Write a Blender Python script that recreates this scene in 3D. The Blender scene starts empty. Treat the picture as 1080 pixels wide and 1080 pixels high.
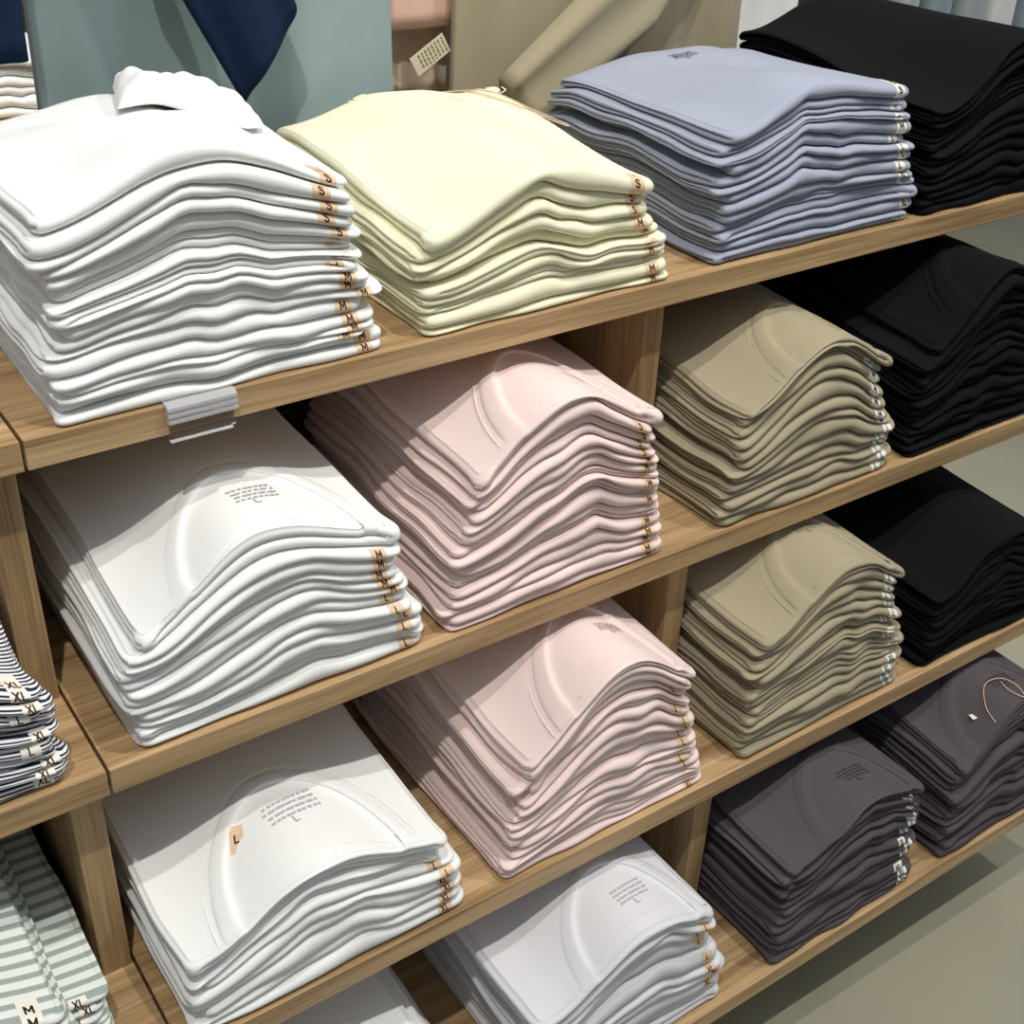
import bpy, math, random
import numpy as np
from mathutils import Matrix, Vector

C = bpy.context.scene.collection
ZO = 1.09                                   # height of the top shelf above the floor
SHZ = [ZO, ZO - .2976, ZO - .5928, ZO - .8897]   # top face of each shelf, top to bottom
SHY = [0.0, -.0925, -.1903, -.2925]              # front edge of each shelf (the unit steps out downwards)
THK = .0288
BACK = .47

# ------------------------------------------------------------------ materials
def newmat(name):
    m = bpy.data.materials.new(name); m.use_nodes = True
    nt = m.node_tree; b = nt.nodes['Principled BSDF']
    return m, nt, b

def L(c):                                    # sRGB 0-255 to linear
    out = []
    for v in c:
        v /= 255.0
        out.append(v / 12.92 if v <= .04045 else ((v + .055) / 1.055) ** 2.4)
    return (*out, 1)

def fabric(name, col, rough=.92, sheen=.15, var=.05, bump=.25):
    m, nt, b = newmat(name)
    b.inputs['Roughness'].default_value = rough
    b.inputs['Specular IOR Level'].default_value = .15
    b.inputs['Sheen Weight'].default_value = sheen
    b.inputs['Sheen Roughness'].default_value = .5
    tc = nt.nodes.new('ShaderNodeTexCoord')
    n1 = nt.nodes.new('ShaderNodeTexNoise'); n1.inputs['Scale'].default_value = 16; n1.inputs['Detail'].default_value = 3
    n2 = nt.nodes.new('ShaderNodeTexNoise'); n2.inputs['Scale'].default_value = 900; n2.inputs['Detail'].default_value = 1
    nt.links.new(tc.outputs['Object'], n1.inputs['Vector']); nt.links.new(tc.outputs['Object'], n2.inputs['Vector'])
    mix = nt.nodes.new('ShaderNodeMix'); mix.data_type = 'RGBA'
    c = L(col)
    mix.inputs[6].default_value = (*[x * (1 - var) for x in c[:3]], 1)
    mix.inputs[7].default_value = (*[min(1, x * (1 + var)) for x in c[:3]], 1)
    nt.links.new(n2.outputs['Fac'], mix.inputs[0])
    nt.links.new(mix.outputs[2], b.inputs['Base Color'])
    add = nt.nodes.new('ShaderNodeMath'); add.operation = 'MULTIPLY_ADD'
    nt.links.new(n2.outputs['Fac'], add.inputs[0]); add.inputs[1].default_value = .10
    nt.links.new(n1.outputs['Fac'], add.inputs[2])
    bp = nt.nodes.new('ShaderNodeBump'); bp.inputs['Strength'].default_value = bump; bp.inputs['Distance'].default_value = .004
    nt.links.new(add.outputs[0], bp.inputs['Height']); nt.links.new(bp.outputs['Normal'], b.inputs['Normal'])
    return m

def striped(name, ca, cb, period, duty):
    m, nt, b = newmat(name)
    b.inputs['Roughness'].default_value = .9; b.inputs['Specular IOR Level'].default_value = .15
    uv = nt.nodes.new('ShaderNodeUVMap'); sp = nt.nodes.new('ShaderNodeSeparateXYZ')
    nt.links.new(uv.outputs['UV'], sp.inputs[0])
    d = nt.nodes.new('ShaderNodeMath'); d.operation = 'DIVIDE'; nt.links.new(sp.outputs['Y'], d.inputs[0]); d.inputs[1].default_value = period
    f = nt.nodes.new('ShaderNodeMath'); f.operation = 'FRACT'; nt.links.new(d.outputs[0], f.inputs[0])
    r = nt.nodes.new('ShaderNodeValToRGB'); e = r.color_ramp.elements
    e[0].position = duty - .04; e[0].color = L(ca); e[1].position = duty + .04; e[1].color = L(cb)
    e2 = r.color_ramp.elements.new(.96); e2.color = L(cb); e3 = r.color_ramp.elements.new(1.0); e3.color = L(ca)
    nt.links.new(f.outputs[0], r.inputs[0]); nt.links.new(r.outputs[0], b.inputs['Base Color'])
    return m

def wood(name, axis, dark, light, scale=1.0):
    m, nt, b = newmat(name)
    b.inputs['Roughness'].default_value = .48; b.inputs['Specular IOR Level'].default_value = .35
    tc = nt.nodes.new('ShaderNodeTexCoord'); mp = nt.nodes.new('ShaderNodeMapping')
    s = [1.0, 1.0, 1.0]
    for i in range(3): s[i] = .9 if i == axis else 16.0
    mp.inputs['Scale'].default_value = s
    nt.links.new(tc.outputs['Object'], mp.inputs['Vector'])
    n = nt.nodes.new('ShaderNodeTexNoise'); n.inputs['Scale'].default_value = 2.2 * scale; n.inputs['Detail'].default_value = 5; n.inputs['Distortion'].default_value = .6
    nt.links.new(mp.outputs[0], n.inputs['Vector'])
    mp2 = nt.nodes.new('ShaderNodeMapping')
    s2 = [6.0 if i == axis else 260.0 for i in range(3)]; mp2.inputs['Scale'].default_value = s2
    nt.links.new(tc.outputs['Object'], mp2.inputs['Vector'])
    n2 = nt.nodes.new('ShaderNodeTexNoise'); n2.inputs['Scale'].default_value = 1.6; n2.inputs['Detail'].default_value = 3
    nt.links.new(mp2.outputs[0], n2.inputs['Vector'])
    r = nt.nodes.new('ShaderNodeValToRGB'); e = r.color_ramp.elements
    e[0].position = .33; e[0].color = L(dark); e[1].position = .68; e[1].color = L(light)
    ad = nt.nodes.new('ShaderNodeMath'); ad.operation = 'MULTIPLY_ADD'
    nt.links.new(n2.outputs['Fac'], ad.inputs[0]); ad.inputs[1].default_value = .45
    sub = nt.nodes.new('ShaderNodeMath'); sub.operation = 'MULTIPLY_ADD'
    nt.links.new(n.outputs['Fac'], sub.inputs[0]); sub.inputs[1].default_value = .8; sub.inputs[2].default_value = -.12
    nt.links.new(sub.outputs[0], ad.inputs[2]); nt.links.new(ad.outputs[0], r.inputs[0])
    nt.links.new(r.outputs[0], b.inputs['Base Color'])
    bp = nt.nodes.new('ShaderNodeBump'); bp.inputs['Strength'].default_value = .12; bp.inputs['Distance'].default_value = .002
    nt.links.new(n2.outputs['Fac'], bp.inputs['Height']); nt.links.new(bp.outputs[0], b.inputs['Normal'])
    return m

def plain(name, col, rough=.6, metal=0.0, spec=.3, noise=0.0, nscale=30):
    m, nt, b = newmat(name)
    b.inputs['Roughness'].default_value = rough; b.inputs['Metallic'].default_value = metal; b.inputs['Specular IOR Level'].default_value = spec
    n = nt.nodes.new('ShaderNodeTexNoise'); n.inputs['Scale'].default_value = nscale; n.inputs['Detail'].default_value = 4
    tc = nt.nodes.new('ShaderNodeTexCoord'); nt.links.new(tc.outputs['Object'], n.inputs['Vector'])
    mix = nt.nodes.new('ShaderNodeMix'); mix.data_type = 'RGBA'; c = L(col)
    mix.inputs[6].default_value = (*[x * (1 - noise) for x in c[:3]], 1)
    mix.inputs[7].default_value = (*[min(1, x * (1 + noise)) for x in c[:3]], 1)
    nt.links.new(n.outputs['Fac'], mix.inputs[0]); nt.links.new(mix.outputs[2], b.inputs['Base Color'])
    return m

M = dict(
    white=fabric('white_cotton', (238, 238, 235)), yellow=fabric('lemon_cotton', (239, 235, 204)),
    pink=fabric('pink_cotton', (238, 215, 209)), blue=fabric('blue_cotton', (160, 165, 181), var=.12),
    khaki=fabric('khaki_cotton', (166, 155, 128), var=.1), black=fabric('black_cotton', (15, 15, 17), sheen=.0),
    charcoal=fabric('charcoal_cotton', (87, 80, 83), sheen=.0), grey=fabric('pale_grey_cotton', (219, 218, 220)),
    navy=striped('navy_stripe_jersey', (232, 232, 230), (38, 42, 66), .0050, .50),
    sage=striped('sage_stripe_jersey', (226, 232, 226), (156, 168, 160), .0150, .55),
    teal=fabric('teal_cotton', (142, 160, 161)), navyplain=fabric('navy_cotton', (20, 36, 62), var=.1, sheen=0),
    khakishirt=fabric('khaki_twill', (160, 150, 124)), pinkshirt=fabric('pink_twill', (222, 184, 166)),
    beige=fabric('beige_twill', (205, 184, 164)), rackgrey=fabric('rack_grey', (176, 184, 186)), rackblue=fabric('rack_blue', (150, 165, 172)),
    dark=fabric('dark_twill', (40, 40, 44)),
    wood=wood('oak_board', 0, (136, 107, 72), (206, 173, 128)), woodv=wood('oak_upright', 2, (132, 104, 70), (198, 166, 122)),
    woodback=wood('oak_back', 0, (98, 72, 46), (130, 98, 66)),
    tan=plain('tan_strip', (226, 196, 160), .35, noise=.04), cream=plain('cream_strip', (236, 231, 218), .4, noise=.03),
    ink=plain('brown_ink', (74, 36, 22), .6), blackink=plain('black_ink', (30, 26, 24), .6), greyink=plain('grey_ink', (186, 186, 188), .8), darkprint=plain('dark_print', (88, 92, 108), .8),
    chprint=plain('charcoal_print', (58, 52, 54), .8), pinkprint=plain('pink_print', (176, 160, 160), .8), khprint=plain('khaki_print', (128, 116, 92), .8),
    floor=plain('grey_floor', (150, 146, 126), .6, noise=.14, nscale=3.5), wall=plain('back_wall', (96, 92, 84), .9, noise=.05),
    steel=plain('steel', (170, 172, 170), .35, metal=.8), string=plain('tag_string', (214, 190, 160), .7), card=plain('tag_card', (216, 204, 176), .6, noise=.03),
    plinth=plain('dark_plinth', (60, 54, 42), .7, noise=.06),
)
def acrylic(name, tw):
    m, nt, b = newmat(name)
    b.inputs['Base Color'].default_value = (.93, .92, .94, 1); b.inputs['Roughness'].default_value = .06
    b.inputs['Transmission Weight'].default_value = tw; b.inputs['IOR'].default_value = 1.45
    return m
M['acrylic'] = acrylic('ridged_acrylic', .62); M['clear'] = acrylic('clear_acrylic', 1.0)

# ------------------------------------------------------------------ object helpers
def link(name, verts, faces, mat, parent=None, loc=None, smooth=True, uv=None):
    me = bpy.data.meshes.new(name)
    me.from_pydata([tuple(map(float, v)) for v in verts], [], [tuple(map(int, f)) for f in faces])
    if smooth: me.polygons.foreach_set('use_smooth', [True] * len(me.polygons))
    me.materials.append(mat)
    if uv is not None:
        lay = me.uv_layers.new(name='UVMap'); li = np.zeros(len(me.loops), dtype=np.int32); me.loops.foreach_get('vertex_index', li)
        lay.data.foreach_set('uv', np.asarray(uv, dtype=np.float32)[li].ravel())
    me.update()
    o = bpy.data.objects.new(name, me); C.objects.link(o)
    if parent is not None: o.parent = parent
    if loc is not None: o.location = loc
    return o

def tag(o, label, cat, group=None, kind=None):
    if label: o['label'] = label
    if cat: o['category'] = cat
    if group: o['group'] = group
    if kind: o['kind'] = kind
    return o

def empty(name, loc):
    o = bpy.data.objects.new(name, None); C.objects.link(o); o.location = loc; o.empty_display_size = .05
    return o

def box(name, lo, hi, mat, parent=None, bev=.0015, base=(0, 0, 0)):
    """bevelled box given by world corners, stored relative to its parent's base"""
    import bmesh
    bm = bmesh.new(); bmesh.ops.create_cube(bm, size=1)
    c = [(lo[i] + hi[i]) / 2 for i in range(3)]; s = [hi[i] - lo[i] for i in range(3)]
    for v in bm.verts: v.co = Vector((v.co.x * s[0], v.co.y * s[1], v.co.z * s[2]))
    if bev: bmesh.ops.bevel(bm, geom=bm.edges[:], offset=bev, segments=2, affect='EDGES', profile=.6)
    me = bpy.data.meshes.new(name); bm.to_mesh(me); bm.free(); me.materials.append(mat)
    o = bpy.data.objects.new(name, me); C.objects.link(o); o.parent = parent
    o.location = [c[i] - base[i] for i in range(3)]
    return o

def tube(pts, r, n=6):
    pts = [np.array(p, float) for p in pts]; V = []; F = []
    for i, p in enumerate(pts):
        t = pts[min(i + 1, len(pts) - 1)] - pts[max(i - 1, 0)]; t /= np.linalg.norm(t) + 1e-12
        a = np.cross(t, [0, 0, 1.0]);
        if np.linalg.norm(a) < 1e-3: a = np.cross(t, [0, 1.0, 0])
        a /= np.linalg.norm(a); b = np.cross(t, a)
        for k in range(n):
            w = 2 * math.pi * k / n; V.append(p + r * (math.cos(w) * a + math.sin(w) * b))
    for i in range(len(pts) - 1):
        for k in range(n):
            F.append((i * n + k, i * n + (k + 1) % n, (i + 1) * n + (k + 1) % n, (i + 1) * n + k))
    F.append(tuple(range(n))[::-1]); F.append(tuple((len(pts) - 1) * n + k for k in range(n)))
    return V, F

# ------------------------------------------------------------------ letters as strokes (unit box)
def arc(cx, cy, rx, ry, a0, a1, n=10):
    return [(cx + rx * math.cos(math.radians(a0 + (a1 - a0) * i / n)), cy + ry * math.sin(math.radians(a0 + (a1 - a0) * i / n))) for i in range(n + 1)]
GLY = {
    'S': ([arc(.3, .74, .24, .2, 20, 270) + arc(.3, .30, .26, .24, 90, -160)], .6),
    'M': ([[(.06, .03), (.06, .97), (.40, .30), (.74, .97), (.74, .03)]], .8),
    'L': ([[(.08, .97), (.08, .06), (.52, .06)]], .56),
    'X': ([[(.04, .03), (.58, .97)], [(.04, .97), (.58, .03)]], .62),
}
def strokes(text, h, th):
    """quads (lists of 4 2-D points), centred; every stroke cut fine enough to follow a fold"""
    q = []; w = sum(GLY[c][1] for c in text) + .14 * (len(text) - 1); x = -w / 2
    for c in text:
        for pl in GLY[c][0]:
            for a, b in zip(pl[:-1], pl[1:]):
                a = np.array(a) + (x, -.5); b = np.array(b) + (x, -.5); d = (b - a); ln = np.linalg.norm(d); d /= ln
                p = np.array([-d[1], d[0]]) * th / 2; e = d * th * .35
                n = max(1, int(ln / .22)); a = a - e; b = b + e
                for i in range(n):
                    s, t = a + (b - a) * i / n, a + (b - a) * (i + 1) / n
                    q.append([(s - p) * h, (t - p) * h, (t + p) * h, (s + p) * h])
        x += GLY[c][1] + .14
    return q

# ------------------------------------------------------------------ folded shirts
def ease(t):
    t = np.clip(t, 0, 1); return .5 - .5 * np.cos(np.pi * t)

def smooth_noise(rng, x, n):
    k = rng.uniform(-1, 1, n + 4); t = np.clip(x, 0, 1) * n + rng.uniform(0, 1); i = np.floor(t).astype(int); f = t - i; f = f * f * (3 - 2 * f)
    return k[i] * (1 - f) + k[i + 1] * f

class Field:
    """layer boundaries of one pile on a regular grid"""
    def __init__(s, rng, W, D, n, hL, hM, hR, um, hB, back_hump, wav=.34, topth=None):
        s.W, s.D, s.n = W, D, n
        s.gx = np.linspace(-.03, W + .03, 64); s.gy = np.linspace(-.03, D + .03, 36)
        X, Y = np.meshgrid(s.gx, s.gy, indexing='ij'); u = np.clip(X / W, 0, 1)
        prof = np.where(u < um, hL + (hM - hL) * ease(u / um) ** 1.1, hR + (hM - hR) * ease((1 - u) / (1 - um)) ** 1.15)
        bk = hB * (1 - back_hump) + back_hump * prof
        t = ease((Y - .02) / (D * .75)); H = prof * (1 - t) + bk * t
        H = H - .012 * np.clip((Y - D * .8) / (D * .2), 0, 1) ** 2 * (hM / .2)
        fade = np.exp(-np.clip(Y, 0, 9) / .13)
        base = rng.uniform(.8, 1.25, n)
        if topth: base[-1] *= topth
        th = []
        for k in range(n):
            a = .75 * smooth_noise(rng, u, 3) + .22 * smooth_noise(rng, u, 7)
            c = um + rng.uniform(-.08, .22); w = rng.uniform(.035, .08)
            pinch = rng.choice([0, 0, 1.0, -.8]) * np.exp(-((u - c) / w) ** 2)
            side = smooth_noise(rng, np.clip(Y / D, 0, 1), 6) * .25
            th.append(base[k] * np.clip(1 + wav * 1.25 * (a + pinch) * fade + side, .42, 1.9))
        B = np.cumsum(np.array(th), axis=0); B = B / B[-1:] * H[None]
        s.B = np.concatenate([np.zeros((1,) + H.shape), B])
    def z(s, k, x, y):
        fx = np.clip((np.asarray(x) - s.gx[0]) / (s.gx[1] - s.gx[0]), 0, len(s.gx) - 1.001)
        fy = np.clip((np.asarray(y) - s.gy[0]) / (s.gy[1] - s.gy[0]), 0, len(s.gy) - 1.001)
        i = fx.astype(int); j = fy.astype(int); a = fx - i; b = fy - j; B = s.B[k]
        return B[i, j] * (1 - a) * (1 - b) + B[i + 1, j] * a * (1 - b) + B[i, j + 1] * (1 - a) * b + B[i + 1, j + 1] * a * b

LOB = 7
def shirt(rng, fld, k, ext, name, mat, loc, top=None, dbl_front=False, lean=0.0):
    """one folded shirt: ext = (x0, x1, y0, y1); returns object and a surface sampler for its front"""
    x0, x1, y0, y1 = ext
    nx, ny = (128, 96) if top else (46, 30)
    th = float(fld.z(k + 1, (x0 + x1) / 2, y0) - fld.z(k, (x0 + x1) / 2, y0))
    r = min(max(th * .55, .003), .010)
    px = x0 + r + (x1 - x0 - 2 * r) * (.5 - .5 * np.cos(np.pi * np.linspace(0, 1, nx)) if not top else np.linspace(0, 1, nx) * .7 + .3 * (.5 - .5 * np.cos(np.pi * np.linspace(0, 1, nx))))
    tt = np.linspace(0, 1, ny); py = y0 + r + (y1 - y0 - 2 * r) * tt ** (1.5 if not top else 1.25)
    X, Y = np.meshgrid(px, py, indexing='ij')
    # wandering front edge and side edges
    u = (X - x0) / (x1 - x0); v = (Y - y0) / (y1 - y0)
    wf = smooth_noise(rng, u, 6) * .0035; wl = smooth_noise(rng, v, 5) * .003; wr = smooth_noise(rng, v, 5) * .003
    Y = Y + wf * (1 - v) ** 2; X = X + wl * (1 - u) ** 3 + wr * u ** 3
    skew = rng.normal(0, .003); X = X + skew * v - lean * np.clip(Y, 0, .06) * u ** 2
    for (rc, fx, fy) in ((.007, 0, 0), (.008, 1, 0), (.012, 0, 1), (.012, 1, 1)):
        dx = (X - X[:1, :]) if fx == 0 else (X[-1:, :] - X); dy = (Y - Y[:, :1]) if fy == 0 else (Y[:, -1:] - Y)
        qx, qy = np.clip(1 - dx / rc, 0, 1), np.clip(1 - dy / rc, 0, 1); hy = np.hypot(qx, qy) + 1e-9
        f = np.where((qx > 0) & (qy > 0), np.maximum(qx, qy) / hy, 1.0)
        X = X + (qx - qx * f) * rc * (1 if fx == 0 else -1); Y = Y + (qy - qy * f) * rc * (1 if fy == 0 else -1)
    g = .0005
    ZT = fld.z(k + 1, X, Y) - g; ZB = fld.z(k, X, Y) + g
    ZT = np.maximum(ZT, ZB + .0012)
    if top:
        wr2 = (smooth_noise(rng, u * .8 + v * .2, 7) + smooth_noise(rng, u * .3 + v * .7, 6)) * .0016 * top.get('wrinkle', 1)
        edge = np.minimum(np.minimum(u, 1 - u), np.minimum(v, 1 - v)); ZT = ZT + wr2 * np.clip(edge / .12, 0, 1)
        if 'neck' in top:
            nc = top['neck']; e = np.sqrt(((X - nc[0]) / nc[2]) ** 2 + ((Y - nc[1]) / nc[3]) ** 2)
            Z0 = ZT.copy(); ZT = ZT - top.get('drop', .0048) * (1 / (1 + np.exp((e - .985) / .022)))
        for (bx, by, bw, bh, ba) in top.get('bumps', []):
            ZT = ZT + ba * np.exp(-((X - bx) / bw) ** 2 - ((Y - by) / bh) ** 2)
    TI = np.arange(nx * ny).reshape(nx, ny); V = [np.stack([X, Y, ZT], -1).reshape(-1, 3), np.stack([X, Y, ZB], -1).reshape(-1, 3)]
    UV = [np.stack([X, Y], -1).reshape(-1, 2)] * 2
    # boundary loop, counter-clockwise from the front left
    bi = [(i, 0) for i in range(nx)] + [(nx - 1, j) for j in range(1, ny)] + [(i, ny - 1) for i in range(nx - 2, -1, -1)] + [(0, j) for j in range(ny - 2, 0, -1)]
    nb = len(bi); I = np.array([b[0] for b in bi]); J = np.array([b[1] for b in bi])
    bx, by = X[I, J], Y[I, J]
    # outward direction with rounded corners
    tx = np.roll(bx, -1) - np.roll(bx, 1); ty = np.roll(by, -1) - np.roll(by, 1); tl = np.hypot(tx, ty) + 1e-9
    ox, oy = ty / tl, -tx / tl
    for _ in range(2):
        ox = (np.roll(ox, 1) + 2 * ox + np.roll(ox, -1)) / 4; oy = (np.roll(oy, 1) + 2 * oy + np.roll(oy, -1)) / 4
    ol_ = np.hypot(ox, oy); ox, oy = ox / ol_, oy / ol_
    sm = lambda t: np.clip(t, 0, 1) ** 2 * (3 - 2 * np.clip(t, 0, 1))
    wside = np.where(I == 0, sm((by - y0 - .006) / .02), np.where(I == nx - 1, sm((by - y0 - .018) / .03), 0.0))
    if dbl_front: wside = np.maximum(wside, np.where(J == 0, sm((bx - x0 - .012) / .02) * sm((x1 - .012 - bx) / .02), 0))
    # two profiles: one fat roll / two stacked folds
    ph1 = np.linspace(-90, 90, 2 * LOB); o1 = np.cos(np.radians(ph1)); z1 = np.sin(np.radians(ph1))
    ph2 = np.linspace(-90, 90, LOB); split = rng.uniform(-.25, .25)
    e_lo, e_hi = (rng.uniform(-.004, .003), rng.uniform(-.004, .003))
    zl = -1 + (split + 1) / 2 * (1 + np.sin(np.radians(ph2))); zh = split + (1 - split) / 2 * (1 + np.sin(np.radians(ph2)))
    ol = .62 * np.cos(np.radians(ph2)) + e_lo / r; oh = .62 * np.cos(np.radians(ph2)) + e_hi / r
    ol[-1] = min(ol[-1], oh[0]) - .5; oh[0] = ol[-1]
    ol[0] = -.1; oh[-1] = 0
    o2 = np.concatenate([ol, oh]); z2 = np.concatenate([zl, zh])
    e1 = rng.uniform(-.3, .3, 1)[0]
    ring = []
    for m in range(2 * LOB):
        out = r * ((1 - wside) * (o1[m] * (1 + .0 * e1)) + wside * o2[m]); zz = (1 - wside) * z1[m] + wside * z2[m]
        qx, qy = bx + ox * out, by + oy * out
        zb = fld.z(k, qx, qy) + g; zt = np.maximum(fld.z(k + 1, qx, qy) - g, zb + .001)
        if top: zt = zt + (ZT[I, J] - np.maximum(fld.z(k + 1, bx, by) - g, ZB[I, J] + .0012))
        ring.append(np.stack([qx, qy, (zb + zt) / 2 + zz * (zt - zb) / 2 * .98], -1))
        UV.append(np.stack([qx, by - (1 - zz) / 2 * th - out * 0], -1))
    V += ring; V = np.concatenate(V); UV = np.concatenate(UV)
    F = []
    for i in range(nx - 1):
        for j in range(ny - 1):
            F.append((TI[i, j], TI[i + 1, j], TI[i + 1, j + 1], TI[i, j + 1]))
            o = nx * ny; F.append((o + TI[i, j], o + TI[i, j + 1], o + TI[i + 1, j + 1], o + TI[i + 1, j]))
    R0 = 2 * nx * ny
    col = lambda b, m: (nx * ny + TI[bi[b]]) if m < 0 else (TI[bi[b]] if m >= 2 * LOB else R0 + m * nb + b)
    for b in range(nb):
        c = (b + 1) % nb
        for m in range(-1, 2 * LOB):
            F.append((col(b, m), col(c, m), col(c, m + 1), col(b, m + 1)))
    o = link(name, V, F, mat, loc=loc, uv=UV)
    # sampler along the front fold
    cols = np.stack([np.stack([ring[m][i] for m in range(1, 2 * LOB - 1)] + [V[TI[i, j]] for j in range(0, min(ny, 26 if top else 7))]) for i in range(nx)])
    seg = np.linalg.norm(np.diff(cols, axis=1), axis=2); S = np.concatenate([np.zeros((nx, 1)), np.cumsum(seg, 1)], 1)
    S = S - S[:, LOB - 1:LOB]; xs = cols[:, LOB, 0]
    def samp(x, s):
        i = int(np.clip(np.searchsorted(xs, x) - 1, 0, nx - 2)); a = (x - xs[i]) / (xs[i + 1] - xs[i])
        P = [np.array([np.interp(s, S[q], cols[q][:, d]) for d in range(3)]) for q in (i, i + 1)]
        return P[0] * (1 - a) + P[1] * a
    def surf(x, s, off):
        p = samp(x, s); dx = samp(x + .002, s) - samp(x - .002, s); ds = samp(x, s + .0012) - samp(x, s - .0012)
        n = np.cross(dx, ds); n /= np.linalg.norm(n) + 1e-12
        return p + n * off
    surf.low = lambda x: float(np.interp(x, xs, S[:, 0]))
    topz = lambda x, y: bilinear(px, py, ZT, x, y)
    topz.base = lambda x, y: bilinear(px, py, Z0 if (top and 'neck' in top) else ZT, x, y)
    topz.s_top = float(S[:, 2 * LOB - 2].mean()); topz.y_top = float(py[0])
    return o, surf, (S[:, 0].max(), S[:, -1].min()), topz

def bilinear(px, py, Z, x, y):
    i = int(np.clip(np.searchsorted(px, x) - 1, 0, len(px) - 2)); j = int(np.clip(np.searchsorted(py, y) - 1, 0, len(py) - 2))
    a = np.clip((x - px[i]) / (px[i + 1] - px[i]), -.5, 1.5); b = np.clip((y - py[j]) / (py[j + 1] - py[j]), -.5, 1.5)
    return Z[i, j] * (1 - a) * (1 - b) + Z[i + 1, j] * a * (1 - b) + Z[i, j + 1] * (1 - a) * b + Z[i + 1, j + 1] * a * b

def sticker(o, surf, lim, xc, text, strip, ink, on_top=False, w=.017):
    s0, s1 = lim; s0 = surf.low(xc) * .92; s1 = min(s1, .034 if on_top else .0095); s0 = max(s0, -.011)
    nu, ns = 4, 16; V = []; F = []
    for a in range(nu + 1):
        for b in range(ns + 1): V.append(surf(xc + w * (a / nu - .5), s0 + (s1 - s0) * b / ns, .0003))
    for a in range(nu):
        for b in range(ns):
            i = a * (ns + 1) + b; F.append((i, i + ns + 1, i + ns + 2, i + 1))
    st = link('size_sticker', V, F, strip, o)
    for c in ([.003, .0175] if on_top else [.0024]):
        hh = .0088 if on_top else .0076
        V = []; F = []
        for q in strokes(text, hh, .19):
            if max(p[1] for p in q) + c > s1 + .0012 or min(p[1] for p in q) + c < s0 - .0004: continue
            n = len(V); V += [surf(xc + p[0], c + p[1], .0006) for p in q]; F.append((n, n + 1, n + 2, n + 3))
        if V: link('size_letter', V, F, ink, st, smooth=False)
    return st

def neckband(o, surf, topz, nc, mat, front=True, w=.017):
    """ribbed collar lying on the shirt's top, an arch that runs out over the front fold, with its stitch line"""
    cx, cy, a, b = nc
    def pos(x, y, h):
        if front and y < topz.y_top + .001: return surf(x, topz.s_top - (topz.y_top + .001 - y), h)
        return np.array([x, y, topz.base(x, y) + h])
    sec = [(-.5, -.0055), (-.5, .0004), (-.44, .0014), (-.2, .0018), (.05, .0018), (.3, .0015), (.44, .0010), (.5, .0001)]
    def sweep(scale0, secs, wid, name, m, par):
        V = []; F = []; n = 72
        t0 = -7 if front else 8
        for i in range(n + 1):
            t = math.radians(t0 + (180 - 2 * t0) * i / n); cs, sn = math.cos(t), math.sin(t)
            for (q, h) in secs:
                rr = wid * q + scale0
                x = cx + (a + rr) * cs; y = cy + (b + rr) * sn * (1 if front else -1)
                V.append(pos(x, y, h if (y > topz.y_top + .012 or not front) else min(max(h, .0002), .0006)))
        m_ = len(secs)
        for i in range(n):
            for k in range(m_ - 1): F.append((i * m_ + k, i * m_ + k + 1, (i + 1) * m_ + k + 1, (i + 1) * m_ + k))
        return link(name, V, F, m, par)
    nb = sweep(.5 * w, sec, w, 'neckband', mat, o)
    sweep(w + .006, [(-.5, .0002), (0, .0010), (.5, .0002)], .0020, 'shoulder_seam', mat, o)
    if front:                                    # ribbing of the back of the neck, along the front fold
        V = []; F = []; n = 40
        for i in range(n + 1):
            x = cx + (a - .012) * (i / n * 2 - 1) * .97; k = 1 - ((x - cx) / a) ** 2
            for (q, h) in ((-.001, .0002), (0, .0012), (.0012, .0003)): V.append((x, .010 + .016 * k + q, topz(x, .010 + .016 * k + q) + h))
        for i in range(n):
            for q in (0, 1): F.append((i * 3 + q, i * 3 + 3 + q, i * 3 + 4 + q, i * 3 + 1 + q))
        link('collar_seam', V, F, mat, o)
    return nb

def care_print(o, topz, rng, cx, cy, w, d, mat, rot=0.0, rows=5):
    """unreadable rows of small care print with a row of wash symbols"""
    V = []; F = []
    def bar(x0, x1, y0, y1):
        n = max(1, int((x1 - x0) / .006)); ca, sa = math.cos(rot), math.sin(rot)
        for i in range(n):
            xa, xb = x0 + (x1 - x0) * i / n, x0 + (x1 - x0) * (i + 1) / n; k = len(V)
            for (x, y) in ((xa, y0), (xb, y0), (xb, y1), (xa, y1)):
                X, Y = cx + x * ca - y * sa, cy + x * sa + y * ca; V.append((X, Y, topz(X, Y) + .0010))
            F.append((k, k + 1, k + 2, k + 3))
    for r in range(rows):
        y = d / 2 - d * (r + .5) / rows; h = d / rows * .42
        if r == rows - 1:
            x = -w * .12; bar(x, x + .0016, y - h, y + h * 2); bar(x, x + .006, y - h, y - h + .0016); continue
        x = -w / 2 + rng.uniform(0, w * .1)
        while x < w / 2 - .002:
            l = rng.uniform(.003, .011) if r % 3 else .004
            bar(x, min(x + l, w / 2), y, y + h); x += l + rng.uniform(.0012, .003)
    return link('care_print', V, F, mat, o, smooth=False)

ORD = 'topmost second third fourth fifth sixth seventh eighth ninth tenth eleventh twelfth thirteenth fourteenth fifteenth sixteenth seventeenth'.split()

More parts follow.
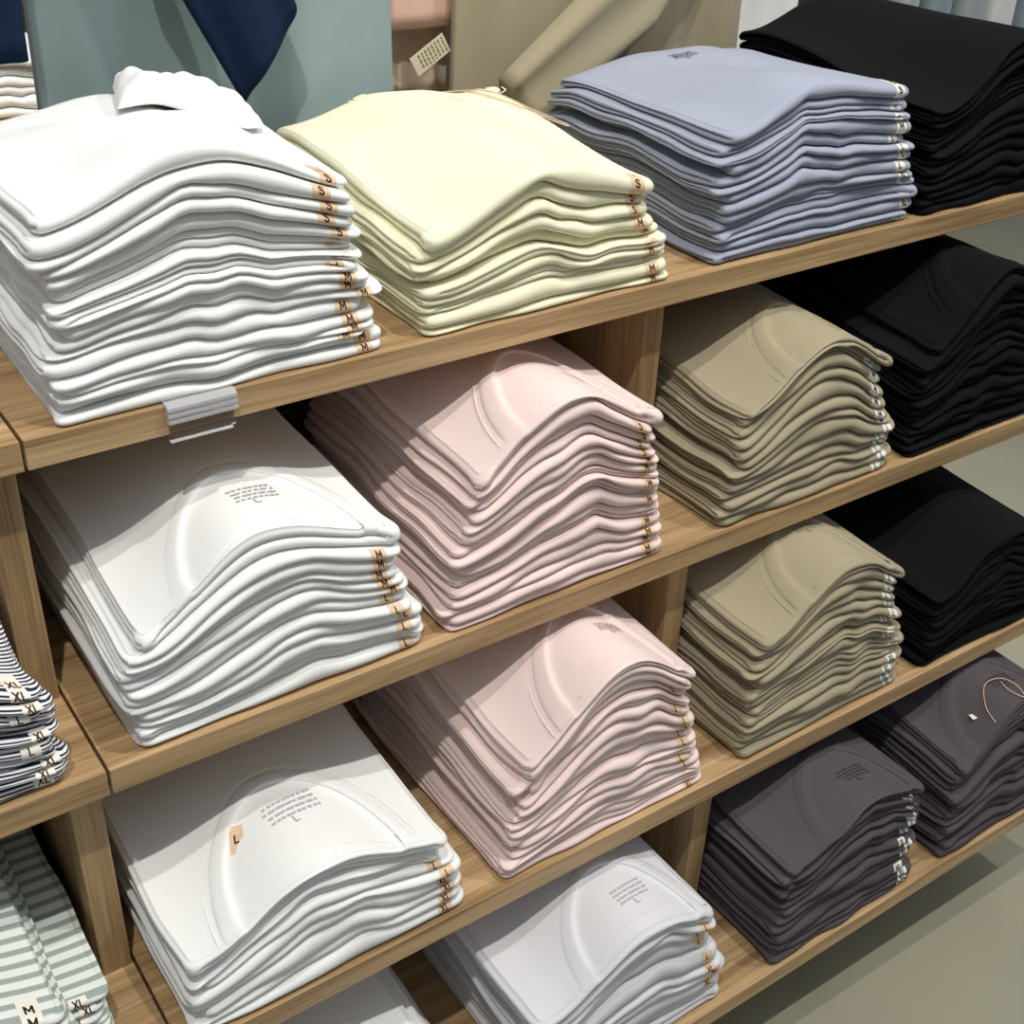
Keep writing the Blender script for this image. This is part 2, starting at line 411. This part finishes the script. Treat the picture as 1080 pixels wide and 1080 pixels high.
def pile(seed, tier, x0, W, n, hts, um, mat, colour, where, sizes=None, strip='tan', ink='ink', D=.36, hB=None, back_hump=.45,
         yin=.004, jit=.006, neck=None, neckback=None, prints=(), topext=None, wav=.34, yaw=0.0, topname=None, wrinkle=1, topth=None, bumps=(), layerext=None, skew=0.0, at=None, tr=.033, tl=0.0, cat='t-shirt'):
    rng = np.random.default_rng(seed); hL, hM, hR = hts
    if neck and not topth: topth = 1.35
    fld = Field(rng, W, D, n, hL, hM, hR, um, hB or (hM * .9), back_hump, wav, topth)
    loc = at or (x0, SHY[tier] + yin, SHZ[tier] + .0004); out = []
    for k in range(n):
        fr = n - 1 - k
        dx0, dx1 = rng.normal(0, jit), rng.normal(0, jit * .9); dy = rng.normal(0, jit * .55)
        if k == 0: dx0, dx1, dy = 0, 0, 0
        dy = max(dy, -.002); dx0 = max(dx0, -.009)
        f = (k / max(n - 1, 1)) ** 1.15; ext = [dx0 + tl * f, W + dx1 - tr * f, dy + .002, D + rng.normal(0, .008)]
        if layerext: ext = layerext(k, ext)
        top = None
        if k == n - 1:
            top = dict(wrinkle=wrinkle, bumps=bumps)
            if topext: ext = [ext[i] if topext[i] is None else topext[i] for i in range(4)]
            if neck: top['neck'] = neck
            elif neckback: top['neck'] = (neckback[0], neckback[1], neckback[2], neckback[3])
        o, surf, lim, topz = shirt(rng, fld, k, ext, 'folded_tshirt', M[mat], loc, top, dbl_front=(rng.random() < .22 if k != n - 1 else neck is not None), lean=skew)
        if yaw: o.rotation_euler = (0, 0, yaw)
        extra = (' ' + topname) if (fr == 0 and topname and colour.count(' ') == 0) else ''
        tag(o, f'folded {colour} t-shirt{extra}, {ORD[fr]} {"in" if fr == 0 else "down in"} the {where}', cat, f'{colour} t-shirts in the {where}')
        if sizes and (k != n - 1 or neck is None) and sizes[min(fr, len(sizes) - 1)] != '-':
            xc = ext[1] - .027 + rng.normal(0, .0022)
            sticker(o, surf, lim, xc, sizes[min(fr, len(sizes) - 1)], M[strip], M[ink], on_top=(k == n - 1))
        if k == n - 1:
            if neck: neckband(o, surf, topz, neck, M[mat])
            if neckback: neckband(o, surf, topz, neckback, M[mat], front=False)
            for (cx, cy, w, d, pm, rot) in prints: care_print(o, topz, rng, cx, cy, w, d, M[pm], rot)
        out.append((o, topz))
    return out

NK = (.160, .004, .090, .118)
# --- top shelf
p11 = pile(11, 0, .032, .319, 17, (.176, .222, .168), .47, 'white', 'white', 'white pile on the top shelf', ['S'] * 6 + ['M'] * 11, D=.30, hB=.190, jit=.007, wrinkle=3.2, tr=.036)
p12 = pile(12, 0, .392, .324, 10, (.103, .152, .118), .45, 'yellow', 'pale yellow', 'pale yellow pile on the top shelf', ['S', 'S', 'S'] + ['M'] * 7, D=.345, hB=.158, jit=.007, neckback=(.21, .345, .085, .05), wrinkle=3, topth=1.35, tr=.034)
pile(13, 0, .778, .343, 13, (.148, .190, .166), .42, 'blue', 'dusty blue', 'dusty blue pile on the top shelf', ['S', 'S', 'M', 'M', 'L', 'L', 'L', 'L', 'XL'], 'cream', 'blackink', D=.338, hB=.150, jit=.007, prints=[(.165, .265, .045, .022, 'darkprint', .15)], wrinkle=2.4, topth=1.3, tr=.045)
pile(14, 0, 1.135, .245, 14, (.135, .215, .18), .62, 'black', 'black', 'black pile on the top shelf', D=.37, hB=.202, jit=.007, tr=.02)
# --- second shelf
pile(21, 1, .030, .312, 12, (.120, .196, .150), .46, 'white', 'white', 'white pile on the second shelf', ['M'] * 6 + ['L'] * 6, neck=(.158, .004, .088, .118), prints=[(.165, .078, .05, .034, 'greyink', .1)], topname='with open neck', topext=(.012, .288, .000, None), hB=.185, tr=.034)
pile(22, 1, .366, .302, 17, (.168, .248, .188), .49, 'pink', 'pale pink', 'pale pink pile on the second shelf', ['S'] * 5 + ['M'] * 12, neck=(.170, .004, .078, .128), prints=[(.205, .07, .03, .02, 'pinkprint', 0)], topname='with open neck', topext=(.032, .280, .000, None), hB=.205, tr=.030, tl=.028)
pile(23, 1, .752, .304, 13, (.145, .222, .160), .52, 'khaki', 'khaki', 'khaki pile on the second shelf', ['M'] * 7 + ['L'] * 6, 'cream', 'blackink', neck=(.168, .004, .070, .112), topname='with open neck', topext=(.022, .270, .000, None), hB=.195, tr=.043, tl=.018)
pile(24, 1, 1.088, .275, 14, (.150, .250, .200), .52, 'black', 'black', 'black pile on the second shelf', neck=(.16, .004, .08, .11), topext=(.02, None, .001, None), topname='with open neck', hB=.21, tr=.02)
# --- third shelf
p31 = pile(31, 2, .018, .318, 9, (.105, .162, .118), .46, 'white', 'white', 'white pile on the third shelf', ['L'] * 5 + ['XL'] * 4, neck=(.146, .004, .090, .132), prints=[(.155, .092, .06, .04, 'greyink', .1)], topname='with open neck', topext=(-.006, .292, .000, None), hB=.150, jit=.008, tr=.036)
pile(32, 2, .380, .308, 15, (.150, .256, .180), .52, 'pink', 'pale pink', 'pale pink pile on the third shelf', ['M', 'L', 'L', 'L', 'L', 'L', 'L', 'L', 'L', 'L', 'L', 'L', 'L', 'L', 'XL'], neck=(.165, .004, .076, .122), prints=[(.19, .075, .035, .022, 'pinkprint', 0)], topname='with open neck', topext=(.026, .272, .000, None), hB=.215, tr=.044, tl=.022)
pile(33, 2, .746, .304, 15, (.185, .258, .195), .50, 'khaki', 'khaki', 'khaki pile on the third shelf', ['L'] * 11 + ['XL'] * 4, 'cream', 'blackink', neck=(.156, .004, .074, .118), prints=[(.16, .095, .035, .016, 'khprint', 0)], topname='with open neck', topext=(.006, .264, .000, None), hB=.225, tr=.050)
pile(34, 2, 1.092, .270, 12, (.120, .188, .150), .48, 'black', 'black', 'black pile on the third shelf', hB=.18)
# --- bottom shelf
pile(41, 3, .010, .300, 8, (.10, .150, .125), .5, 'white', 'white', 'white pile on the bottom shelf', ['XL'], neck=NK, topname='with open neck', hB=.15)
pile(42, 3, .375, .300, 10, (.165, .236, .190), .50, 'grey', 'pale grey', 'pale grey pile on the bottom shelf', ['L'] * 5 + ['XL'] * 5, neck=(.148, .004, .076, .110), prints=[(.165, .06, .05, .034, 'greyink', .1)], topname='with open neck', topext=(-.012, .256, .000, None), hB=.205, tr=.045)
pile(43, 3, .757, .286, 13, (.180, .236, .200), .55, 'charcoal', 'charcoal', 'left charcoal pile on the bottom shelf', ['M', 'M', 'L', 'L', 'L', 'XL'], 'cream', 'blackink', neck=(.152, .004, .074, .105), prints=[(.165, .055, .05, .028, 'chprint', 0)], topname='with open neck', topext=(.004, .258, .000, None), hB=.205, tr=.034)
p44 = pile(44, 3, 1.098, .260, 12, (.185, .262, .215), .46, 'charcoal', 'charcoal', 'right charcoal pile on the bottom shelf', neck=(.112, .004, .075, .105), prints=[(.13, .055, .05, .028, 'chprint', 0)], topname='with tag string', topext=(.000, None, .000, None), hB=.225)
# --- neighbouring unit on the left
pile(51, 1, -.335, .306, 10, (.12, .205, .105), .45, 'navy', 'navy striped', 'striped pile on the neighbouring second shelf', ['XL', 'XL', 'L', 'L', 'XL', 'L', 'XL'], 'cream', 'ink', hB=.20, jit=.006, skew=.30, tr=0.0)
def sage_ext(k, e):
    return [e[0], e[1] + (.0 if k < 7 else -.042), e[2] + (.045 if k < 7 else 0), e[3]]
pile(52, 2, -.345, .296, 11, (.10, .150, .118), .5, 'sage', 'sage striped', 'striped pile on the neighbouring third shelf', ['M', 'M', 'M', 'M'] + ['XL'] * 7, 'cream', 'blackink', hB=.17, jit=.004, layerext=sage_ext, tr=0.0)

# crumpled shirt lying behind the tall white pile
def crumple():
    n = 40; V = []; F = []; tb = p11[-1][1](.222, .218)
    for lay in (0, 1):
        for i in range(n):
            for j in range(n):
                u, v = i / (n - 1) * 2 - 1, j / (n - 1) * 2 - 1
                e = max(0, 1 - abs(u) ** 3) ** .5 * max(0, 1 - abs(v) ** 3) ** .5
                h = .026 * e * (1 + .16 * math.sin(5 * u + 2.2 * v) + .1 * math.sin(9 * v - 3 * u) + .07 * math.sin(14 * u + 5 * v)) if lay else -.004 * e
                x, y = .254 + u * .062 * (1 - .06 * v) + v * .01, .222 + v * .046 - u * .016
                V.append((x - .254, y - .222, p11[-1][1](x - .032, y - .004) - tb + .0065 + h))
    q = lambda l, i, j: l * n * n + i * n + j
    for i in range(n - 1):
        for j in range(n - 1):
            F.append((q(1, i, j), q(1, i + 1, j), q(1, i + 1, j + 1), q(1, i, j + 1))); F.append((q(0, i, j), q(0, i, j + 1), q(0, i + 1, j + 1), q(0, i + 1, j)))
    o = link('crumpled_tshirt', V, F, M['white'], loc=(.254, .222, ZO + .0004 + tb))
    tag(o, 'crumpled white t-shirt lying on the back of the tall white pile', 't-shirt')
crumple()

def inner_strip(o, topz, cx, cy, ang):
    V = []; F = []; c, s_ = math.cos(ang), math.sin(ang)
    for i in range(5):
        for j in range(7):
            x, y = (i / 4 - .5) * .014, (j / 6 - .5) * .030; X, Y = cx + x * c - y * s_, cy + x * s_ + y * c; V.append((X, Y, topz(X, Y) + .0006))
    for i in range(4):
        for j in range(6): F.append((i * 7 + j, (i + 1) * 7 + j, (i + 1) * 7 + j + 1, i * 7 + j + 1))
    st = link('size_sticker', V, F, M['tan'], o); V = []; F = []
    for q in strokes('L', .0088, .19):
        n = len(V)
        for p in q: X, Y = cx + p[0] * c - p[1] * s_, cy + p[0] * s_ + p[1] * c; V.append((X, Y, topz(X, Y) + .0012))
        F.append((n, n + 1, n + 2, n + 3))
    link('size_letter', V, F, M['ink'], st, smooth=False)
inner_strip(*p31[-1], .094, .097, -.35)
# strings and price tag on the top shirts
def string(name, pts, label):
    P = []
    pts = [np.array(p, float) for p in pts]; n = len(pts)
    for i in range(n - 1):
        p0, p1, p2, p3 = pts[max(i - 1, 0)], pts[i], pts[i + 1], pts[min(i + 2, n - 1)]
        for t in np.linspace(0, 1, 8, endpoint=False):
            P.append(.5 * (2 * p1 + (p2 - p0) * t + (2 * p0 - 5 * p1 + 4 * p2 - p3) * t * t + (3 * p1 - p0 - 3 * p2 + p3) * t ** 3))
    P.append(pts[-1]); V, F = tube(P, .0007)
    b = np.array(P[0]); V = [v - b for v in V]
    return tag(link(name, V, F, M['string'], loc=tuple(b)), label, 'tag string')
o44, tz44 = p44[-1]
bx, by, bz = o44.location
def on44(x, y, h=.0025): return (bx + x, by + y, bz + tz44(x, y) + h)
string('tag_string', [on44(.072, .016), on44(.078, .040, .006), on44(.098, .062, .006), on44(.122, .056, .006), on44(.130, .034, .006), on44(.118, .010, .004), on44(.112, .030, .005), on44(.120, .052, .003)], 'thin pale tag string looped in the neck of the right charcoal shirt')
o12, tz12 = p12[-1]
def on12(x, y, h=.003): return tuple(o12.location[i] + v for i, v in enumerate((x, y, tz12(x, y) + h)))
string('tag_string', [on12(.215, .330, .004), on12(.240, .290), on12(.268, .235), on12(.285, .175), on12(.292, .165), on12(.280, .215), on12(.255, .275, .005), on12(.225, .332, .004)], 'thin loop of tag string lying on the topmost pale yellow shirt')
V = [(-.006, -.004, 0), (.005, -.005, 0), (.007, .004, 0), (-.003, .006, 0), (-.006, -.004, .0008), (.005, -.005, .0008), (.007, .004, .0008), (-.003, .006, .0008)]
tag(link('price_tag', V, [(0, 3, 2, 1), (4, 5, 6, 7), (0, 1, 5, 4), (1, 2, 6, 5), (2, 3, 7, 6), (3, 0, 4, 7)], M['cream'], loc=on44(.064, .046, .003), smooth=False), 'small white price tag on the right charcoal shirt', 'price tag')

# ------------------------------------------------------------------ the two shelving units
def unit(name, xa, xb, posts, label, base):
    root = empty(name, base); tag(root, label, 'shelving unit')
    for i in range(4):
        box('shelf_board', (xa, SHY[i], SHZ[i] - THK), (xb, BACK, SHZ[i]), M['wood'], root, .0012, base)
    for i in range(3):
        for p0, p1 in posts:
            box('divider', (p0, SHY[i] + .032, SHZ[i + 1]), (p1, BACK - .012, SHZ[i] - THK), M['woodv'], root, .001, base)
    box('back_panel', (xa, BACK, SHZ[3] - THK), (xb, BACK + .012, SHZ[0]), M['woodback'], root, 0, base)
    box('plinth', (xa + .02, -.10, 0), (xb - .02, BACK, SHZ[3] - THK), M['plinth'], root, .001, base)
    return root
unit('shelving_unit', .0, 1.40, [(.705, .7345)], 'stepped oak shelving unit holding the white, pink, khaki and black piles', (.7, .1, 0))
unit('shelving_unit', -.72, -.0028, [(-.0345, -.0045), (-.715, -.685)], 'neighbouring oak shelving unit with striped piles at the left edge', (-.36, .1, 0))

# clear ridged price holder clipped on the top shelf edge
def holder():
    root = empty('price_holder', (.1235, 0, ZO)); tag(root, 'clear ridged plastic price holder clipped to the top shelf edge', 'price holder')
    prof = [(.022, .0012), (.0, .0014), (-.0018, .001)]
    z = 0.0
    for i in range(3):
        prof += [(-.0062, -.001 - i * .0062), (-.0066, -.0040 - i * .0062), (-.0018, -.0052 - i * .0062)]
    prof += [(-.0006, -.0180), (-.0006, .0002), (.022, .0002)]
    n = len(prof); V = [(x, y, zz) for x in (0, .066) for (y, zz) in prof]
    F = [tuple(range(n))[::-1], tuple(range(n, 2 * n))] + [(i, (i + 1) % n, n + (i + 1) % n, n + i) for i in range(n)]
    link('clip', V, F, M['acrylic'], root, smooth=False)
    V = [(x, y, z) for x in (.001, .064) for (y, z) in ((-.0016, -.0336), (-.0006, -.0336), (-.0006, -.0178), (-.0016, -.0178))]
    link('window_sheet', V, [(0, 1, 2, 3), (7, 6, 5, 4), (0, 4, 5, 1), (1, 5, 6, 2), (2, 6, 7, 3), (3, 7, 4, 0)], M['clear'], root, smooth=False)
    V = [(x, y, z) for x in (.0, .060) for (y, z) in ((-.0048, -.0352), (-.0006, -.0352), (-.0006, -.0336), (-.0048, -.0336))]
    link('lip', V, [(0, 1, 2, 3), (7, 6, 5, 4), (0, 4, 5, 1), (1, 5, 6, 2), (2, 6, 7, 3), (3, 7, 4, 0)], M['acrylic'], root, smooth=False)
holder()

# ------------------------------------------------------------------ garments hanging behind
def loft(rings):
    n = len(rings[0]); V = [p for r in rings for p in r]; F = []
    for i in range(len(rings) - 1):
        for k in range(n): F.append((i * n + k, i * n + (k + 1) % n, (i + 1) * n + (k + 1) % n, (i + 1) * n + k))
    F.append(tuple(range(n))[::-1]); F.append(tuple((len(rings) - 1) * n + k for k in range(n)))
    return V, F

def torso(w, h, d, folds, amp, seed, taper=.94, hem_tilt=0.0):
    rng = random.Random(seed); ph = [rng.uniform(0, 6.28) for _ in range(4)]; R = []
    for i in range(30):
        t = i / 29; z = h * t
        ww = w / 2 * (1 - (1 - taper) * t)
        if t > .84: ww *= 1 - .62 * ((t - .84) / .16) ** 1.5
        r = []
        for k in range(72):
            a = 2 * math.pi * k / 72; c, s = math.cos(a), math.sin(a)
            x = ww * math.copysign(abs(c) ** .7, c)
            f = amp * (1 - .55 * t) * (math.sin(folds * x * 6.28 / w + ph[0] + .9 * t) + .55 * math.sin(folds * 1.9 * x * 6.28 / w + ph[1] - 1.3 * t) + .4 * math.sin(folds * .5 * x * 6.28 / w + ph[2]))
            y = d * math.copysign(abs(s) ** .55, s) + f * (1 - abs(c) ** 6)
            r.append((x, y, z + hem_tilt * x * (1 - t)))
        R.append(r)
    return loft(R)

def sleeve(path, w0, w1, d, amp, seed, hem=0.0):
    rng = random.Random(seed); ph = rng.uniform(0, 6.28); P = [np.array(p, float) for p in path]; R = []; N = 24
    for i in range(N + 1):
        t = i / N; f = t * (len(P) - 1); j = min(int(f), len(P) - 2); g = f - j
        p = P[j] * (1 - g) + P[j + 1] * g; ax = P[j + 1] - P[j]; ax /= np.linalg.norm(ax)
        sd = np.cross(ax, [0, 1, 0]); sd /= np.linalg.norm(sd); w = w0 + (w1 - w0) * t; r = []
        for k in range(32):
            a = 2 * math.pi * k / 32; c, s = math.cos(a), math.sin(a)
            q = p + sd * (w / 2 * math.copysign(abs(c) ** .75, c)) + np.array([0, d * math.copysign(abs(s) ** .7, s) + amp * math.sin(5 * c + ph + 3 * t) * (1 - abs(c) ** 4), 0])
            if hem: q = q + ax * hem * c * max(0, (t - .6) / .4)
            r.append(q)
        R.append(r)
    return loft(R)

def garment(name, loc, label, mat, w, h, d=.02, folds=2.2, amp=.012, seed=1, sleeves=(), taper=.94, hem_tilt=0.0, cat='hanging shirt', group=None, rot=0):
    root = empty(name, loc); tag(root, label, cat, group); root.rotation_euler = (0, 0, rot)
    V, F = torso(w, h, d, folds, amp, seed, taper, hem_tilt); link('body', V, F, M[mat], root)
    for i, (path, w0, w1, dd, hem) in enumerate(sleeves):
        V, F = sleeve(path, w0, w1, dd, .006, seed + i + 3, hem); link('sleeve', V, F, M[mat], root)
    return root

garment('hanging_tshirt', (.377, .405, ZO + .055), 'grey-teal t-shirt hanging behind the white and yellow piles', 'teal', .43, .62, .018, 2.0, .013, 4,
        [([(-.18, 0, .54), (-.24, 0, .42), (-.26, 0, .33)], .18, .17, .02, 0), ([(.17, 0, .54), (.20, 0, .42), (.20, 0, .33)], .14, .13, .016, 0)], cat='hanging shirt')
garment('hanging_pullover', (.20, .335, ZO + .44), 'navy long-sleeved top hanging with one sleeve in front of the grey-teal t-shirt', 'navyplain', .34, .50, .016, 2, .006, 8,
        [([(-.12, 0, .40), (-.115, -.01, .05), (-.112, -.01, -.212)], .13, .105, .016, 0), ([(.06, 0, .40), (.125, -.012, -.08), (.191, -.015, -.228)], .15, .100, .016, -.030)])
garment('hanging_shirt', (.945, .436, ZO + .07), 'khaki shirt hanging behind the yellow and blue piles', 'khakishirt', .50, .62, .018, 2.6, .014, 12,
        [([(.2, -.03, .45), (.0, -.058, .155), (-.185, -.058, .030)], .13, .090, .020, 0)], cat='shirt')
garment('hanging_shirt', (.610, .4585, ZO + .19), 'pink shirt hanging between the grey-teal and khaki garments', 'pinkshirt', .20, .55, .006, 1.6, .004, 15, cat='shirt')
garment('hanging_shirt', (.625, .495, ZO + .10), 'beige shirt hanging low behind the pink shirt', 'beige', .20, .55, .010, 3.0, .006, 19, cat='shirt')

# paper tag hanging from the pink shirt
def paper_tag():
    root = empty('paper_tag', (.667, .440, ZO + .160)); tag(root, 'long beige paper tag hanging below the pink shirt hem', 'paper tag')
    w, l, t = .013, .055, .0006; V = [(x, y, z) for y in (-t, t) for (x, z) in ((-w, -l / 2), (w, -l / 2), (w, l / 2), (-w, l / 2))]
    link('card', V, [(0, 1, 2, 3), (7, 6, 5, 4), (0, 4, 5, 1), (1, 5, 6, 2), (2, 6, 7, 3), (3, 7, 4, 0)], M['card'], root, smooth=False)
    V = []; F = []; rng = random.Random(3)
    for r in range(8):
        z = .022 - r * .0055; x = -.010
        while x < .009:
            ll = rng.uniform(.002, .006); n = len(V); V += [(x, -.0010, z), (min(x + ll, .010), -.0010, z), (min(x + ll, .010), -.0010, z + .0022), (x, -.0010, z + .0022)]; F.append((n, n + 1, n + 2, n + 3)); x += ll + .0015
    link('printed_lines', V, F, M['khprint'], root, smooth=False)
    root.rotation_euler = (.0, 1.05, 0)
paper_tag()

# clothes on a rack further back
rk = [(1.80, 'white', 'white'), (2.10, 'rackblue', 'pale blue'), (2.22, 'rackgrey', 'pale grey'), (2.34, 'rackblue', 'pale blue'), (2.46, 'rackgrey', 'pale grey'), (2.58, 'white', 'white'), (2.70, 'rackblue', 'pale blue'), (2.82, 'rackgrey', 'pale grey')]
for i, (x, m, cn) in enumerate(rk):
    garment('hanging_garment', (x, 1.0, ZO - .22), f'{cn} garment hanging on the rack behind the black pile, {["first", "second", "third", "fourth", "fifth", "sixth", "seventh", "eighth"][i]} from the left', m, .10 if i else .20, .62, .05, 1.2, .008, 30 + i, group='garments on the rack behind the black pile', cat='hanging garment')

# far table with a pile of white shirts, seen between the navy sleeve and the white pile
pile(61, 0, 0, .30, 5, (.085, .095, .085), .5, 'white', 'white', 'white pile on the far table', D=.30, jit=.012, at=(.16, 1.18, ZO - .0556))
tb = empty('display_table', (.25, 1.4, 0)); tag(tb, 'far wooden table carrying a pile of white shirts', 'table')
box('tabletop', (-.25, 1.12, ZO - .085), (.75, 1.75, ZO - .056), M['wood'], tb, .001, (.25, 1.4, 0))
for lx in (-.22, .68):
    for ly in (1.15, 1.68): box('leg', (lx, ly, 0), (lx + .04, ly + .04, ZO - .085), M['woodv'], tb, .001, (.25, 1.4, 0))
# ------------------------------------------------------------------ the room
def slab(name, lo, hi, mat):
    o = box(name, lo, hi, mat, None, 0); o['kind'] = 'structure'; return o
slab('floor', (-4, -4, -.1), (6, 4, 0), M['floor'])
slab('wall_back', (-4, 3.0, 0), (6, 3.1, 3.0), M['wall'])

# ------------------------------------------------------------------ camera
cam = bpy.data.cameras.new('camera'); co = bpy.data.objects.new('camera', cam); C.objects.link(co)
cam.sensor_width = 36; cam.lens = 36 * 1338.59 / 1080; cam.clip_start = .02
a, b, c = 1.0116727, -0.03439009, -0.60462729
R = Matrix.Rotation(c, 4, 'Z') @ Matrix.Rotation(b, 4, 'Y') @ Matrix.Rotation(a, 4, 'X')
co.matrix_world = Matrix.Translation((-.20672852, -.98484188, .52480005 + ZO)) @ R
bpy.context.scene.camera = co

# ------------------------------------------------------------------ light
w = bpy.data.worlds.new('world'); bpy.context.scene.world = w; w.use_nodes = True
nt = w.node_tree; bg = nt.nodes['Background']; bg.inputs[0].default_value = (.84, .92, 1.0, 1)
tc = nt.nodes.new('ShaderNodeTexCoord'); sp = nt.nodes.new('ShaderNodeSeparateXYZ'); mr = nt.nodes.new('ShaderNodeMapRange')   # a bright ceiling over darker shop surroundings
mr.inputs['From Min'].default_value = 0.0; mr.inputs['From Max'].default_value = .85; mr.inputs['To Min'].default_value = .14; mr.inputs['To Max'].default_value = .62
nt.links.new(tc.outputs['Generated'], sp.inputs[0]); nt.links.new(sp.outputs['Z'], mr.inputs['Value']); nt.links.new(mr.outputs[0], bg.inputs[1])
def spot(name, loc, at, power, size, col, ang=70, blend=.4):
    l = bpy.data.lights.new(name, 'SPOT'); l.energy = power; l.shadow_soft_size = size; l.color = col; l.spot_size = math.radians(ang); l.spot_blend = blend
    o = bpy.data.objects.new(name, l); C.objects.link(o); o.location = loc
    o.rotation_euler = (Vector(at) - Vector(loc)).to_track_quat('-Z', 'Y').to_euler()
spot('ceiling_or_fill_spot', (-.45, -1.10, 3.7), (.2, 0, .8), 153, .03, (1, .965, .91), 60)
spot('ceiling_or_fill_spot', (.75, -.58, 3.7), (.6, 0, .8), 124, .03, (1, .965, .91), 60)
spot('ceiling_or_fill_spot', (2.1, -1.10, 3.7), (1.1, 0, .8), 140, .03, (1, .965, .91), 60)
spot('ceiling_or_fill_spot', (2.3, .2, 2.95), (2.3, 1.0, 1.0), 90, .03, (1, .97, .93))  # added background fill, no fixture seen: brightens the rack garments
spot('ceiling_or_fill_spot', (.2, .75, 2.95), (.3, 1.3, 1.0), 50, .03, (1, .97, .93))  # unseen fill light added to brighten the white pile on the far table
def area(name, loc, at, power, sx, sy, col):
    l = bpy.data.lights.new(name, 'AREA'); l.shape = 'RECTANGLE'; l.size = sx; l.size_y = sy; l.energy = power; l.color = col
    o = bpy.data.objects.new(name, l); C.objects.link(o); o.location = loc
    o.rotation_euler = (Vector(at) - Vector(loc)).to_track_quat('-Z', 'Y').to_euler()

sc = bpy.context.scene
sc.view_settings.view_transform = 'Standard'; sc.view_settings.look = 'None'; sc.view_settings.exposure = -0.07; sc.view_settings.gamma = 1
sc.view_settings.use_curve_mapping = False
